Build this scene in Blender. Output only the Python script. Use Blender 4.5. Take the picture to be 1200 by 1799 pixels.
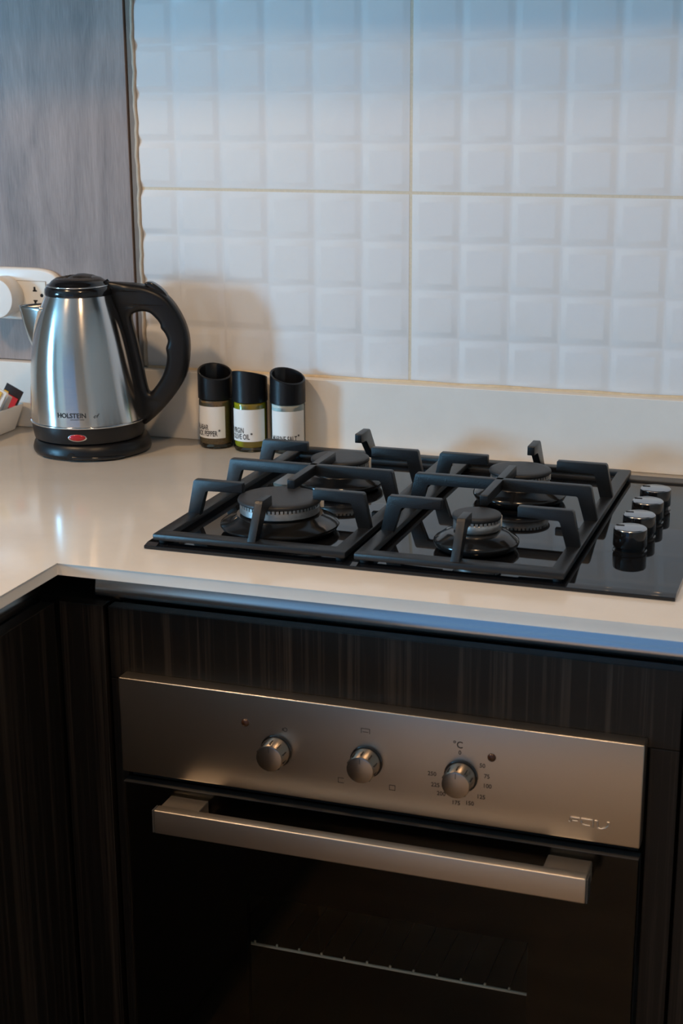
import bpy, bmesh, math, random
from mathutils import Vector, Matrix

random.seed(7)
for o in list(bpy.data.objects):
    bpy.data.objects.remove(o, do_unlink=True)
SC = bpy.context.scene
COL = SC.collection
PI = math.pi

# ------------------------------------------------------------------ camera
def camera():
    yaw, pitch, roll, f = 0.33343, 0.27489, -0.00627, 2661.5
    cy, sy, cp, sp = math.cos(yaw), math.sin(yaw), math.cos(pitch), math.sin(pitch)
    fw = Vector((-sy*cp, cy*cp, -sp)); rt = Vector((cy, sy, 0)); up = rt.cross(fw)
    cr, sr = math.cos(roll), math.sin(roll)
    r2 = rt*cr + up*sr; u2 = -rt*sr + up*cr
    cam = bpy.data.cameras.new('camera'); o = bpy.data.objects.new('camera', cam); COL.objects.link(o)
    m = Matrix((r2, u2, -fw)).transposed().to_4x4()
    m.translation = Vector((0.61314, -2.07288, 1.41813))
    o.matrix_world = m
    cam.sensor_fit = 'HORIZONTAL'; cam.sensor_width = 36.0; cam.lens = f/1200*36
    cam.clip_start = 0.05; cam.clip_end = 50
    cam.dof.use_dof = True; cam.dof.focus_distance = 1.95; cam.dof.aperture_fstop = 13
    SC.camera = o
camera()

# ------------------------------------------------------------------ world, lights, exposure
SC.view_settings.view_transform = 'Standard'
SC.view_settings.look = 'None'
SC.view_settings.gamma = 1.0
SC.view_settings.use_curve_mapping = False
SC.view_settings.exposure = 0.10
W = bpy.data.worlds.new('world'); SC.world = W; W.use_nodes = True
W.node_tree.nodes['Background'].inputs[0].default_value = (0.45, 0.62, 1.0, 1)
W.node_tree.nodes['Background'].inputs[1].default_value = 0.05

WIN_C = (-3.86, -3.15, 1.52); WIN_W, WIN_H = 0.85, 0.85      # daylight window in the left wall
WIN_POWER = 215.0; WIN_COL = (0.25, 0.63, 1.0)
LAMPS = [(-0.95, -1.20, 2.575, 18.0), (0.45, -1.48, 2.575, 13.0), (0.9, -3.4, 2.575, 24.0), (-1.2, -3.5, 2.575, 24.0)]  # rear pair added as warm fill for floor and steel reflections
LAMP_COL = (1.0, 0.65, 0.36)

def area(name, loc, rot, sx, sy, power, col, shape='RECTANGLE', spread=180):
    l = bpy.data.lights.new(name, 'AREA'); l.shape = shape; l.size = sx
    if shape in ('RECTANGLE', 'ELLIPSE'): l.size_y = sy
    l.energy = power; l.color = col; l.spread = math.radians(spread)
    o = bpy.data.objects.new(name, l); COL.objects.link(o); o.location = loc; o.rotation_euler = rot
    return o
area('daylight', WIN_C, (0, -PI/2, 0), WIN_H, WIN_W, WIN_POWER, WIN_COL)
FILL_WIN = (-1.9, 0.5, .20, 1.75)                                 # added unseen opening and light, tinting the finger-pull channel blue: x0, x1, z0, z1
area('blue_fill', ((FILL_WIN[0]+FILL_WIN[1])/2, -4.96, (FILL_WIN[2]+FILL_WIN[3])/2), (PI/2, 0, 0), FILL_WIN[1]-FILL_WIN[0], FILL_WIN[3]-FILL_WIN[2], 6.0, (.20, .50, 1.0))

# ------------------------------------------------------------------ helpers
def tag(o, label=None, cat=None, group=None, kind=None):
    if label: o['label'] = label
    if cat: o['category'] = cat
    if group: o['group'] = group
    if kind: o['kind'] = kind
    return o

def empty(name, loc=(0, 0, 0), rz=0):
    o = bpy.data.objects.new(name, None); COL.objects.link(o)
    o.empty_display_size = .02
    o.location = loc; o.rotation_euler = (0, 0, rz)
    return o

def build(name, bm, mat, parent=None, smooth=None, loc=None):
    """bm -> one mesh object; coordinates are local to the parent"""
    bmesh.ops.recalc_face_normals(bm, faces=bm.faces[:])
    me = bpy.data.meshes.new(name); bm.to_mesh(me); bm.free()
    me.materials.append(mat)
    if smooth is not None:
        for p in me.polygons: p.use_smooth = True
        me.set_sharp_from_angle(angle=math.radians(smooth))
    o = bpy.data.objects.new(name, me); COL.objects.link(o)
    if parent: o.parent = parent
    if loc: o.location = loc
    return o

def NB(): return bmesh.new()

def box(bm, x0, x1, y0, y1, z0, z1, bev=0.0, seg=2):
    r = bmesh.ops.create_cube(bm, size=1.0)
    vs = r['verts']
    for v in vs:
        v.co = Vector((x0 + (v.co.x+.5)*(x1-x0), y0 + (v.co.y+.5)*(y1-y0), z0 + (v.co.z+.5)*(z1-z0)))
    if bev > 0:
        es = list({e for v in vs for e in v.link_edges})
        bmesh.ops.bevel(bm, geom=es, offset=bev, segments=seg, profile=.5, affect='EDGES')
    return bm

def boxm(*a, **k): return box(NB(), *a, **k)

def prism(bm, pts, a0, a1, axis='x', bev=0.0, seg=2):
    """extrude polygon pts (two coords) along an axis. x: pts=(y,z); y: pts=(x,z); z: pts=(x,y)"""
    def mk(p, a):
        if axis == 'x': return (a, p[0], p[1])
        if axis == 'y': return (p[0], a, p[1])
        return (p[0], p[1], a)
    A = [bm.verts.new(mk(p, a0)) for p in pts]; B = [bm.verts.new(mk(p, a1)) for p in pts]
    n = len(pts); fs = [bm.faces.new(A[::-1]), bm.faces.new(B)]
    for i in range(n):
        fs.append(bm.faces.new((A[i], A[(i+1) % n], B[(i+1) % n], B[i])))
    if bev > 0:
        es = list({e for f in fs for e in f.edges})
        bmesh.ops.bevel(bm, geom=es, offset=bev, segments=seg, profile=.5, affect='EDGES', clamp_overlap=True)
    return bm

def lathe(bm, prof, seg=64, cx=0, cy=0, offs=None):
    """prof: list of (r, z[, dx]) ; poles when r==0"""
    rings = []
    for p in prof:
        r, z = p[0], p[1]; dx = p[2] if len(p) > 2 else 0
        if r <= 1e-7:
            rings.append([bm.verts.new((cx+dx, cy, z))])
        else:
            rings.append([bm.verts.new((cx+dx+r*math.cos(2*PI*i/seg), cy+r*math.sin(2*PI*i/seg), z)) for i in range(seg)])
    for a, b in zip(rings, rings[1:]):
        if len(a) == 1 and len(b) == 1: continue
        for i in range(seg):
            j = (i+1) % seg
            if len(a) == 1: bm.faces.new((a[0], b[i], b[j]))
            elif len(b) == 1: bm.faces.new((a[i], b[0], a[j]))
            else: bm.faces.new((a[i], b[i], b[j], a[j]))
    return bm

def tube(bm, pts, r, seg=10, closed=False):
    pts = [Vector(p) for p in pts]; n = len(pts); rings = []
    s = None
    for i, p in enumerate(pts):
        a = pts[i-1] if (i > 0 or closed) else p
        b = pts[(i+1) % n] if (i < n-1 or closed) else p
        d = (b-a).normalized()
        if s is None: s = d.cross(Vector((0, 0, 1)) if abs(d.z) < .8 else Vector((1, 0, 0)))
        else: s = s - d*s.dot(d)
        s.normalize(); t = s.cross(d)
        rr = r[i] if isinstance(r, (list, tuple)) else r
        rings.append([bm.verts.new(p + (s*math.cos(2*PI*k/seg) + t*math.sin(2*PI*k/seg))*rr) for k in range(seg)])
    for i in range(n if closed else n-1):
        a, b = rings[i], rings[(i+1) % n]
        for k in range(seg): bm.faces.new((a[k], a[(k+1) % seg], b[(k+1) % seg], b[k]))
    if not closed:
        bm.faces.new(rings[0][::-1]); bm.faces.new(rings[-1])
    return bm

def smooth_pts(pts, n=6, closed=True):
    """Catmull-Rom resample of 2D points"""
    out = []; m = len(pts)
    for i in range(m if closed else m-1):
        p = [pts[(i+k-1) % m] if closed else pts[max(0, min(m-1, i+k-1))] for k in range(4)]
        for s in range(n):
            t = s/n
            out.append(tuple(.5*((2*p[1][c]) + (-p[0][c]+p[2][c])*t + (2*p[0][c]-5*p[1][c]+4*p[2][c]-p[3][c])*t*t
                                 + (-p[0][c]+3*p[1][c]-3*p[2][c]+p[3][c])*t**3) for c in range(2)))
    if not closed: out.append(tuple(pts[-1]))
    return out

def curve_plate(loops, half, bev, res=3):
    """2D loops (outer, holes) -> rounded plate mesh in XY, thickness along Z; returns bmesh"""
    cu = bpy.data.curves.new('tmp', 'CURVE'); cu.dimensions = '2D'; cu.fill_mode = 'BOTH'
    cu.extrude = half-bev; cu.bevel_depth = bev; cu.bevel_resolution = res; cu.offset = -bev
    for lp in loops:
        sp = cu.splines.new('POLY'); sp.points.add(len(lp)-1)
        for q, p in zip(sp.points, lp): q.co = (p[0], p[1], 0, 1)
        sp.use_cyclic_u = True
    return curve_to_bm(cu)

def curve_to_bm(cu):
    o = bpy.data.objects.new('tmp', cu); COL.objects.link(o)
    dg = bpy.context.evaluated_depsgraph_get(); dg.update()
    me = bpy.data.meshes.new_from_object(o.evaluated_get(dg))
    bm = NB(); bm.from_mesh(me)
    bpy.data.objects.remove(o); bpy.data.curves.remove(cu); bpy.data.meshes.remove(me)
    bmesh.ops.remove_doubles(bm, verts=bm.verts[:], dist=1e-6)
    return bm

def text_bm(s, size, xs=1.0, bold=0.0, align='CENTER', shear=0.0, spacing=1.0, line=1.0):
    cu = bpy.data.curves.new('tmp', 'FONT'); cu.body = s; cu.size = size; cu.offset = bold
    cu.align_x = align; cu.align_y = 'BOTTOM_BASELINE'; cu.shear = shear; cu.space_character = spacing
    cu.space_line = line
    cu.resolution_u = 3
    bm = curve_to_bm(cu)
    for v in bm.verts: v.co.x *= xs
    return bm

def wrap(bm, r, ang0, z0, dx=0.0, slope=0.0, eps=.0003):
    """flat text (x,y) -> cylinder of radius r around z axis; angle 0 faces -y; slope = dr/dz"""
    for v in bm.verts:
        a = ang0 + v.co.x/r; z = z0 + v.co.y; rr = r + eps + slope*v.co.y
        v.co = Vector((dx + rr*math.sin(a), -rr*math.cos(a), z))
    return bm

# ------------------------------------------------------------------ materials
def new_mat(name):
    m = bpy.data.materials.new(name); m.use_nodes = True
    nt = m.node_tree; b = nt.nodes['Principled BSDF']
    return m, nt, b

def plain(name, col, rough=.5, metal=0.0, spec=.5, noise=0.0, nscale=40, bump=0.0, bscale=200, coat=0.0):
    m, nt, b = new_mat(name)
    b.inputs['Base Color'].default_value = (*col, 1); b.inputs['Roughness'].default_value = rough
    b.inputs['Metallic'].default_value = metal; b.inputs['Specular IOR Level'].default_value = spec
    b.inputs['Coat Weight'].default_value = coat
    tc = nt.nodes.new('ShaderNodeTexCoord')
    if noise > 0:
        n = nt.nodes.new('ShaderNodeTexNoise'); n.inputs['Scale'].default_value = nscale; n.inputs['Detail'].default_value = 4
        nt.links.new(tc.outputs['Object'], n.inputs['Vector'])
        mp = nt.nodes.new('ShaderNodeMapRange'); mp.inputs['To Min'].default_value = 1-noise; mp.inputs['To Max'].default_value = 1+noise
        nt.links.new(n.outputs['Fac'], mp.inputs['Value'])
        mx = nt.nodes.new('ShaderNodeMix'); mx.data_type = 'RGBA'; mx.blend_type = 'MULTIPLY'; mx.inputs['Factor'].default_value = 1
        mx.inputs['A'].default_value = (*col, 1)
        nt.links.new(mp.outputs['Result'], mx.inputs['B']); nt.links.new(mx.outputs['Result'], b.inputs['Base Color'])
    if bump > 0:
        n = nt.nodes.new('ShaderNodeTexNoise'); n.inputs['Scale'].default_value = bscale; n.inputs['Detail'].default_value = 5
        nt.links.new(tc.outputs['Object'], n.inputs['Vector'])
        bp = nt.nodes.new('ShaderNodeBump'); bp.inputs['Strength'].default_value = bump; bp.inputs['Distance'].default_value = .001
        nt.links.new(n.outputs['Fac'], bp.inputs['Height']); nt.links.new(bp.outputs['Normal'], b.inputs['Normal'])
    return m

def wood(name, c1, c2, rough, scale=(30, 30, 1.2), contrast=(.35, .7), fine=140, spec=.4, fw=.45, dist=.3, fz=.045):
    m, nt, b = new_mat(name); L = nt.links
    tc = nt.nodes.new('ShaderNodeTexCoord')
    mp = nt.nodes.new('ShaderNodeMapping'); mp.inputs['Scale'].default_value = scale
    L.new(tc.outputs['Object'], mp.inputs['Vector'])
    n1 = nt.nodes.new('ShaderNodeTexNoise'); n1.inputs['Scale'].default_value = 1; n1.inputs['Detail'].default_value = 6; n1.inputs['Roughness'].default_value = .62
    n1.inputs['Distortion'].default_value = dist
    L.new(mp.outputs['Vector'], n1.inputs['Vector'])
    mp2 = nt.nodes.new('ShaderNodeMapping'); mp2.inputs['Scale'].default_value = (fine*4, fine*4, fine*fz)
    L.new(tc.outputs['Object'], mp2.inputs['Vector'])
    n2 = nt.nodes.new('ShaderNodeTexNoise'); n2.inputs['Scale'].default_value = 1; n2.inputs['Detail'].default_value = 3
    L.new(mp2.outputs['Vector'], n2.inputs['Vector'])
    ad = nt.nodes.new('ShaderNodeMath'); ad.operation = 'MULTIPLY_ADD'; ad.inputs[1].default_value = fw
    L.new(n2.outputs['Fac'], ad.inputs[0]); L.new(n1.outputs['Fac'], ad.inputs[2])
    sb = nt.nodes.new('ShaderNodeMath'); sb.operation = 'SUBTRACT'; sb.inputs[1].default_value = fw*.5
    L.new(ad.outputs[0], sb.inputs[0])
    cr = nt.nodes.new('ShaderNodeValToRGB')
    cr.color_ramp.elements[0].position = contrast[0]; cr.color_ramp.elements[0].color = (*c1, 1)
    cr.color_ramp.elements[1].position = contrast[1]; cr.color_ramp.elements[1].color = (*c2, 1)
    L.new(sb.outputs[0], cr.inputs['Fac']); L.new(cr.outputs['Color'], b.inputs['Base Color'])
    b.inputs['Roughness'].default_value = rough; b.inputs['Specular IOR Level'].default_value = spec
    bp = nt.nodes.new('ShaderNodeBump'); bp.inputs['Strength'].default_value = .15; bp.inputs['Distance'].default_value = .0006
    L.new(n2.outputs['Fac'], bp.inputs['Height']); L.new(bp.outputs['Normal'], b.inputs['Normal'])
    return m

def brushed(name, col, rough, axis_scale, aniso=0.0, tangent=None, bump=.04, var=.12):
    m, nt, b = new_mat(name); L = nt.links
    b.inputs['Base Color'].default_value = (*col, 1); b.inputs['Metallic'].default_value = 1.0
    b.inputs['Roughness'].default_value = rough
    tc = nt.nodes.new('ShaderNodeTexCoord'); mp = nt.nodes.new('ShaderNodeMapping'); mp.inputs['Scale'].default_value = axis_scale
    L.new(tc.outputs['Object'], mp.inputs['Vector'])
    n = nt.nodes.new('ShaderNodeTexNoise'); n.inputs['Scale'].default_value = 1; n.inputs['Detail'].default_value = 3
    L.new(mp.outputs['Vector'], n.inputs['Vector'])
    mr = nt.nodes.new('ShaderNodeMapRange'); mr.inputs['To Min'].default_value = rough-var*.5; mr.inputs['To Max'].default_value = rough+var*.5
    L.new(n.outputs['Fac'], mr.inputs['Value']); L.new(mr.outputs['Result'], b.inputs['Roughness'])
    bp = nt.nodes.new('ShaderNodeBump'); bp.inputs['Strength'].default_value = bump; bp.inputs['Distance'].default_value = .0005
    L.new(n.outputs['Fac'], bp.inputs['Height']); L.new(bp.outputs['Normal'], b.inputs['Normal'])
    if aniso:
        b.inputs['Anisotropic'].default_value = aniso; b.inputs['Anisotropic Rotation'].default_value = .25
        t = nt.nodes.new('ShaderNodeTangent')
        t.direction_type = 'RADIAL'; t.axis = tangent or 'Z'
        L.new(t.outputs['Tangent'], b.inputs['Tangent'])
    return m

def clear_glass(name, tint=(1, 1, 1), rough=0.0, ior=1.5):
    """thin clear pane: fresnel mix of a tinted see-through and a sharp reflection"""
    m = bpy.data.materials.new(name); m.use_nodes = True; nt = m.node_tree; nt.nodes.clear(); L = nt.links
    out = nt.nodes.new('ShaderNodeOutputMaterial'); mx = nt.nodes.new('ShaderNodeMixShader')
    fr = nt.nodes.new('ShaderNodeFresnel'); fr.inputs['IOR'].default_value = ior
    tr = nt.nodes.new('ShaderNodeBsdfTransparent'); tr.inputs['Color'].default_value = (*tint, 1)
    gl = nt.nodes.new('ShaderNodeBsdfGlossy'); gl.inputs['Roughness'].default_value = rough
    L.new(fr.outputs[0], mx.inputs[0]); L.new(tr.outputs[0], mx.inputs[1]); L.new(gl.outputs[0], mx.inputs[2]); L.new(mx.outputs[0], out.inputs[0])
    return m

M = dict(
    tile=plain('white_glazed_tile', (.74, .74, .74), .10, spec=.5, bump=.05, bscale=60),
    grout=plain('beige_grout', (.66, .585, .46), .9, noise=.12, nscale=300),
    caulk=plain('cream_caulk', (.66, .52, .34), .6, noise=.2, nscale=90),
    edgecaulk=plain('tan_caulk', (.50, .41, .31), .6, noise=.3, nscale=60),
    panelwood=wood('grey_oak_laminate', (.155, .120, .108), (.385, .310, .280), .38, scale=(13, 13, 2.2), contrast=(.24, .76), fine=130, fw=.36, dist=1.4, fz=.22),
    edgeband=plain('brown_edge_band', (.20, .155, .12), .6, noise=.2),
    quartz=plain('cream_quartz', (.79, .755, .70), .13, spec=.45, noise=.05, nscale=25),
    darkwood=wood('dark_wenge_laminate', (.0038, .0030, .0024), (.046, .036, .028), .45, scale=(90, 90, .6), contrast=(.50, .86), fine=150, spec=.35),
    carcass=plain('dark_carcass', (.012, .010, .009), .7),
    alu=plain('anodised_aluminium', (.60, .60, .60), .20, metal=1.0),
    steel=brushed('brushed_steel_panel', (.50, .46, .41), .33, (4, 40, 900), bump=.03, var=.06),
    steel_handle=brushed('satin_steel_handle', (.56, .51, .45), .42, (6, 60, 700), bump=.02),
    knobsteel=plain('dark_satin_knob', (.40, .355, .31), .26, metal=1.0),
    kettle=brushed('brushed_kettle_steel', (.60, .58, .56), .20, (30, 30, 900), aniso=.8, tangent='Z', bump=.01, var=.06),
    rack_glint=plain('white_rack_glint', (.86, .86, .84), .35, metal=0.0),
    chrome=plain('polished_chrome', (.66, .66, .66), .12, metal=1.0),
    iron=plain('matte_cast_iron', (.007, .008, .0095), .38, spec=.5, bump=.25, bscale=700, noise=.2, nscale=60),
    enamel=plain('black_enamel', (.010, .010, .010), .14, spec=.5),
    capiron=plain('burner_cap_enamel', (.020, .020, .021), .48, spec=.45, noise=.3, nscale=70, bump=.12, bscale=500),
    crown=plain('cast_aluminium', (.52, .50, .48), .42, metal=1.0, noise=.35, nscale=90, bump=.2, bscale=500),
    blackglass=plain('black_ceramic_glass', (.006, .0065, .008), .035, spec=.5),
    knobtop=plain('dark_chrome_knob', (.42, .42, .43), .20, metal=1.0),
    knobside=plain('glossy_black_knob', (.008, .008, .009), .10, spec=.6),
    trimgrey=plain('dark_grey_trim', (.10, .10, .10), .4, metal=.6),
    plastic=plain('black_plastic', (.006, .006, .007), .36, spec=.35, bump=.06, bscale=900),
    gloss=plain('black_gloss_plastic', (.008, .008, .009), .14, spec=.5),
    rubber=plain('black_rubber', (.012, .012, .012), .8),
    red=plain('red_translucent_plastic', (.42, .008, .012), .18, spec=.6),
    amber=plain('dull_amber_lens', (.05, .020, .010), .2, spec=.5),
    white=plain('white_plastic', (.80, .79, .76), .32),
    cream=plain('cream_plastic', (.78, .74, .66), .35),
    black=plain('black_hole', (.004, .004, .004), .8),
    ink=plain('black_ink', (.014, .013, .013), .7),
    ceramic=plain('white_ceramic', (.74, .71, .66), .22),
    label=plain('white_paper_label', (.78, .76, .72), .6),
    glass=clear_glass('bottle_glass', (.93, .95, .90)),
    ovenglass=clear_glass('smoked_oven_glass', (.95, .93, .87), ior=1.28),
    blackpanel=plain('black_oven_glass', (.003, .003, .003), .3, spec=.1),
    cavity=plain('oven_cavity_enamel', (.04, .036, .028), .4),
    pepper=plain('ground_pepper', (.34, .21, .10), .7, noise=.5, nscale=500),
    oil=plain('olive_oil', (.52, .37, .012), .15, spec=.5),
    salt=plain('white_salt', (.80, .78, .75), .8, bump=.4, bscale=900),
    paint=plain('warm_white_paint', (.52, .48, .43), .8),
    ceil=plain('white_ceiling_paint', (.62, .60, .57), .9),
    floor=wood('brown_floor', (.20, .15, .105), (.36, .28, .20), .40, scale=(2, 30, 30)),
    yellow=plain('yellow_print', (.75, .42, .03), .4),
    redprint=plain('red_print', (.55, .02, .02), .4),
    paperwhite=plain('white_sachet_paper', (.74, .71, .66), .55),
    greypaper=plain('grey_sachet_paper', (.46, .44, .43), .55),
    darkprint=plain('dark_brown_sachet', (.025, .014, .012), .35),
)

# ------------------------------------------------------------------ the room
ZC = 0.9          # worktop height
def struct(name, bm, mat, label=None, parent=None):
    o = build(name, bm, mat, parent)
    if not parent: tag(o, label, kind='structure')
    return o

XL, XR, YF, ZT = -3.9, 2.4, -5.0, 2.6
struct('floor', boxm(XL, XR, YF, .15, -.1, 0), M['floor'], 'brown wooden kitchen floor')
struct('ceiling', boxm(XL-.1, XR+.1, YF-.1, .15, ZT, ZT+.1), M['ceil'], 'white painted ceiling')
struct('wall_right', boxm(XR, XR+.1, YF, .15, 0, ZT), M['paint'], 'painted wall on the right of the kitchen')
bm = NB()
box(bm, XL, FILL_WIN[0], YF-.1, YF, 0, ZT); box(bm, FILL_WIN[1], XR, YF-.1, YF, 0, ZT)
box(bm, FILL_WIN[0], FILL_WIN[1], YF-.1, YF, 0, FILL_WIN[2]); box(bm, FILL_WIN[0], FILL_WIN[1], YF-.1, YF, FILL_WIN[3], ZT)
struct('wall_front', bm, M['paint'], 'painted wall opposite the cooker')
wn = tag(empty('fill_window', ((FILL_WIN[0]+FILL_WIN[1])/2, YF, FILL_WIN[2])), 'added unseen white framed window opposite the cooker, for the blue fill', kind='structure')
bm = NB(); h = FILL_WIN[3]-FILL_WIN[2]; w2 = (FILL_WIN[1]-FILL_WIN[0])/2
for a, b_, c, d in ((-w2, w2, 0, .05), (-w2, w2, h-.05, h), (-w2, -w2+.05, .05, h-.05), (w2-.05, w2, .05, h-.05)):
    box(bm, a, b_, .045, .085, c, d)
build('window_frame', bm, M['white'], wn)
y0, y1 = WIN_C[1]-WIN_W/2, WIN_C[1]+WIN_W/2; z0, z1 = WIN_C[2]-WIN_H/2, WIN_C[2]+WIN_H/2
bm = NB()
box(bm, XL-.1, XL, YF, y0, 0, ZT); box(bm, XL-.1, XL, y1, .15, 0, ZT)
box(bm, XL-.1, XL, y0, y1, 0, z0); box(bm, XL-.1, XL, y0, y1, z1, ZT)
struct('wall_left', bm, M['paint'], 'painted wall with the daylight window')
wn = tag(empty('window_1', (XL, WIN_C[1], z0)), 'white framed daylight window', kind='structure')
bm = NB(); h = WIN_H; w2 = WIN_W/2
for a, b_, c, d in ((-w2, w2, 0, .05), (-w2, w2, h-.05, h), (-w2, -w2+.05, .05, h-.05), (w2-.05, w2, .05, h-.05)):
    box(bm, .045, .085, a, b_, c, d)
build('window_frame', bm, M['white'], wn)

# back wall: plaster behind, big embossed tiles in front of grout
wall = struct('wall_back', boxm(XL, XR, .0075, .15, 0, ZT), M['paint'], 'white tiled back wall behind the hob')
PX, PZ, GZ, TX0 = .07185, .06785, 1.27187, -.4208
build('grout', boxm(TX0, 1.16, .0029, .0075, 1.0, GZ+8*PZ), M['grout'], wall)

def tile_mesh(x0, x1, z0, z1):
    """a ceramic tile pressed with a grid of bevelled pads"""
    g = .0021
    xs = [x0]; k = math.floor(x0/PX+1e-6)+1
    while k*PX < x1-1e-6: xs.append(k*PX); k += 1
    xs.append(x1)
    nz = round((z1-z0)/PZ); zs = [z0+i*PZ for i in range(nz+1)]
    bm = NB(); B = .0100; D = .0034
    X0, X1, Z0, Z1 = x0+g, x1-g, z0+g, z1-g
    def V(x, y, z): return bm.verts.new((x, y, z))
    for i in range(len(xs)-1):
        for j in range(nz):
            a, b = max(xs[i], X0), min(xs[i+1], X1); c, d = max(zs[j], Z0), min(zs[j+1], Z1)
            la = B if not (i == 0 and x0 == TX0) else .001
            lev = [(0, .0026), (.3, .0020), (.8, .0005), (1.0, .0001), (1.2, 0.0)]
            rings = []
            for t, y in lev:
                rings.append([V(a+la*t, y, c+B*t), V(b-B*t, y, c+B*t), V(b-B*t, y, d-B*t), V(a+la*t, y, d-B*t)])
            for r, s in zip(rings, rings[1:]):
                for q in range(4): bm.faces.new((r[q], r[(q+1) % 4], s[(q+1) % 4], s[q]))
            bm.faces.new(rings[-1])
    # rim of the tile
    R0 = [V(X0, .0026, Z0), V(X1, .0026, Z0), V(X1, .0026, Z1), V(X0, .0026, Z1)]
    R1 = [V(X0, .0072, Z0), V(X1, .0072, Z0), V(X1, .0072, Z1), V(X0, .0072, Z1)]
    for q in range(4): bm.faces.new((R0[q], R0[(q+1) % 4], R1[(q+1) % 4], R1[q]))
    bmesh.ops.remove_doubles(bm, verts=bm.verts[:], dist=1e-5)
    return bm
for c in ((TX0, 0.0), (0.0, 8*PX), (8*PX, 16*PX)):
    for r in (-1, 0, 1):
        build('tile', tile_mesh(c[0], c[1], GZ+4*PZ*r, GZ+4*PZ*(r+1)), M['tile'], wall, smooth=25)
# wavy sealant bead along the cut edge of the tiles
bm = NB(); pts = []
for i in range(60):
    z = 1.006 + i*.012
    pts.append((TX0+.0002+.0008*math.sin(i*.9)+.0007*math.sin(i*2.3+1), .0008, z))
tube(bm, pts, .0034, 10)
build('sealant', bm, M['edgecaulk'], wall, smooth=60)

# wood clad part of the wall, left of the tiles
pn = build('wall_panel', boxm(-1.9, -.4322, -.0040, .0072, 1.0045, 2.3, bev=.0006, seg=1), M['panelwood'])
tag(pn, 'grey oak wood panel cladding the wall behind the kettle', kind='structure')
build('edge_band', boxm(-.4302, -.4212, -.0012, .0072, 1.0045, 2.3, bev=.0008, seg=1), M['edgeband'], pn)
build('shadow_gap', boxm(-.4322, -.4302, .0045, .0072, 1.0045, 2.3), M['black'], pn)

# ------------------------------------------------------------------ worktop, upstand
bm = NB()
prism(bm, [(-.88, -.0005), (1.6, -.0005), (1.6, -.635), (-.226, -.635), (-.226, -2.1), (-.88, -2.1)], ZC-.0139, ZC, 'z', bev=.0012, seg=2)
o = build('worktop', bm, M['quartz'], smooth=40)
tag(o, 'L-shaped polished cream quartz worktop carrying hob and kettle', 'worktop')
up = tag(build('upstand', boxm(-1.9, 1.6, -.0215, .0035, ZC+.0003, 1.0035, bev=.0008, seg=1), M['quartz']),
         'low cream quartz upstand running behind hob and kettle', 'backsplash')
bm = NB(); pts = []
for i in range(120):
    x = -.415 + i*.0165
    pts.append((x, -.0015+.0006*math.sin(i*1.3), 1.0040+.0005*math.sin(i*.8)))
tube(bm, pts, .0027, 8)
build('sealant', bm, M['caulk'], up, smooth=60)

# ------------------------------------------------------------------ base cabinets (handleless fronts)
FY = -.614; ZD = .8465       # cabinet face plane, top of the fronts
# aluminium finger-pull channels under the worktop
def gola():
    P = [(.0016, .8858), (0, .8730)]          # back leaf leans a little, swells out, then rolls back to a short lip
    y, z, n = 0.0, .8730, 24
    for i in range(n):
        f = (i+.5)/n
        a = math.radians(7+8*f/.5 if f < .5 else 15-28*(f-.5)/.5)
        z -= .0255/n; y -= .0255/n*math.tan(a)
        P.append((y, z))
    return P
P = gola()
loop = P + [(y+.0014, z) for y, z in reversed(P)]
bm = prism(NB(), [(-.588+p[0], p[1]) for p in loop], -.203, 1.6, 'x')
o = build('handle_channel', bm, M['alu'], smooth=35)
tag(o, 'curved aluminium finger-pull channel under the worktop above the oven', 'handle channel')
bm = prism(NB(), [(-.262-p[0], p[1]) for p in loop], -2.1, -.617, 'y')
o = build('handle_channel', bm, M['alu'], smooth=35)
tag(o, 'shaded aluminium finger-pull channel under the worktop of the left run', 'handle channel')

cf = tag(empty('corner_cabinet', (-.21, FY, .0)), 'narrow dark wood filler in the inner corner left of the oven', 'cabinet')
def lbox(root, x0, x1, y0, y1, z0, z1, bev=.0008):
    l = root.location
    return boxm(x0-l.x, x1-l.x, y0-l.y, y1-l.y, z0-l.z, z1-l.z, bev=bev, seg=2)
build('filler_panel', lbox(cf, -.2385, -.1822, FY, FY+.018, .10, ZD), M['darkwood'], cf)
build('plinth', lbox(cf, -.2385, -.1822, FY+.06, FY+.075, .002, .098), M['darkwood'], cf)
build('carcass', lbox(cf, -.84, -.19, FY+.03, -.03, .10, .84), M['carcass'], cf)

oc = tag(empty('oven_cabinet', (.147, FY, 0)), 'dark wood housing cabinet framing the built-in oven', 'cabinet')
build('fascia_panel', lbox(oc, -.1755, .4725, FY, FY+.018, .7595, ZD), M['darkwood'], oc)
build('side_stile', lbox(oc, -.1755, -.1585, FY, FY+.018, .10, .7590), M['darkwood'], oc)
build('side_stile', lbox(oc, .4425, .4725, FY, FY+.018, .10, .7590), M['darkwood'], oc)
build('plinth', lbox(oc, -.1755, .4725, FY+.06, FY+.075, .002, .098), M['darkwood'], oc)
build('carcass_side', lbox(oc, -.1755, -.1595, FY+.019, -.05, .10, .84), M['carcass'], oc)
build('carcass_side', lbox(oc, .4565, .4725, FY+.019, -.05, .10, .84), M['carcass'], oc)

rc = tag(empty('base_cabinet', (.80, FY, 0)), 'dark wood cabinet at the right edge beside the oven housing', 'cabinet')
build('door', lbox(rc, .4760, 1.07, FY, FY+.018, .10, ZD), M['darkwood'], rc)
build('carcass', lbox(rc, .4775, 1.07, FY+.0195, -.05, .10, .84), M['carcass'], rc)
build('plinth', lbox(rc, .4775, 1.07, FY+.06, FY+.075, .002, .098), M['darkwood'], rc)

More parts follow.
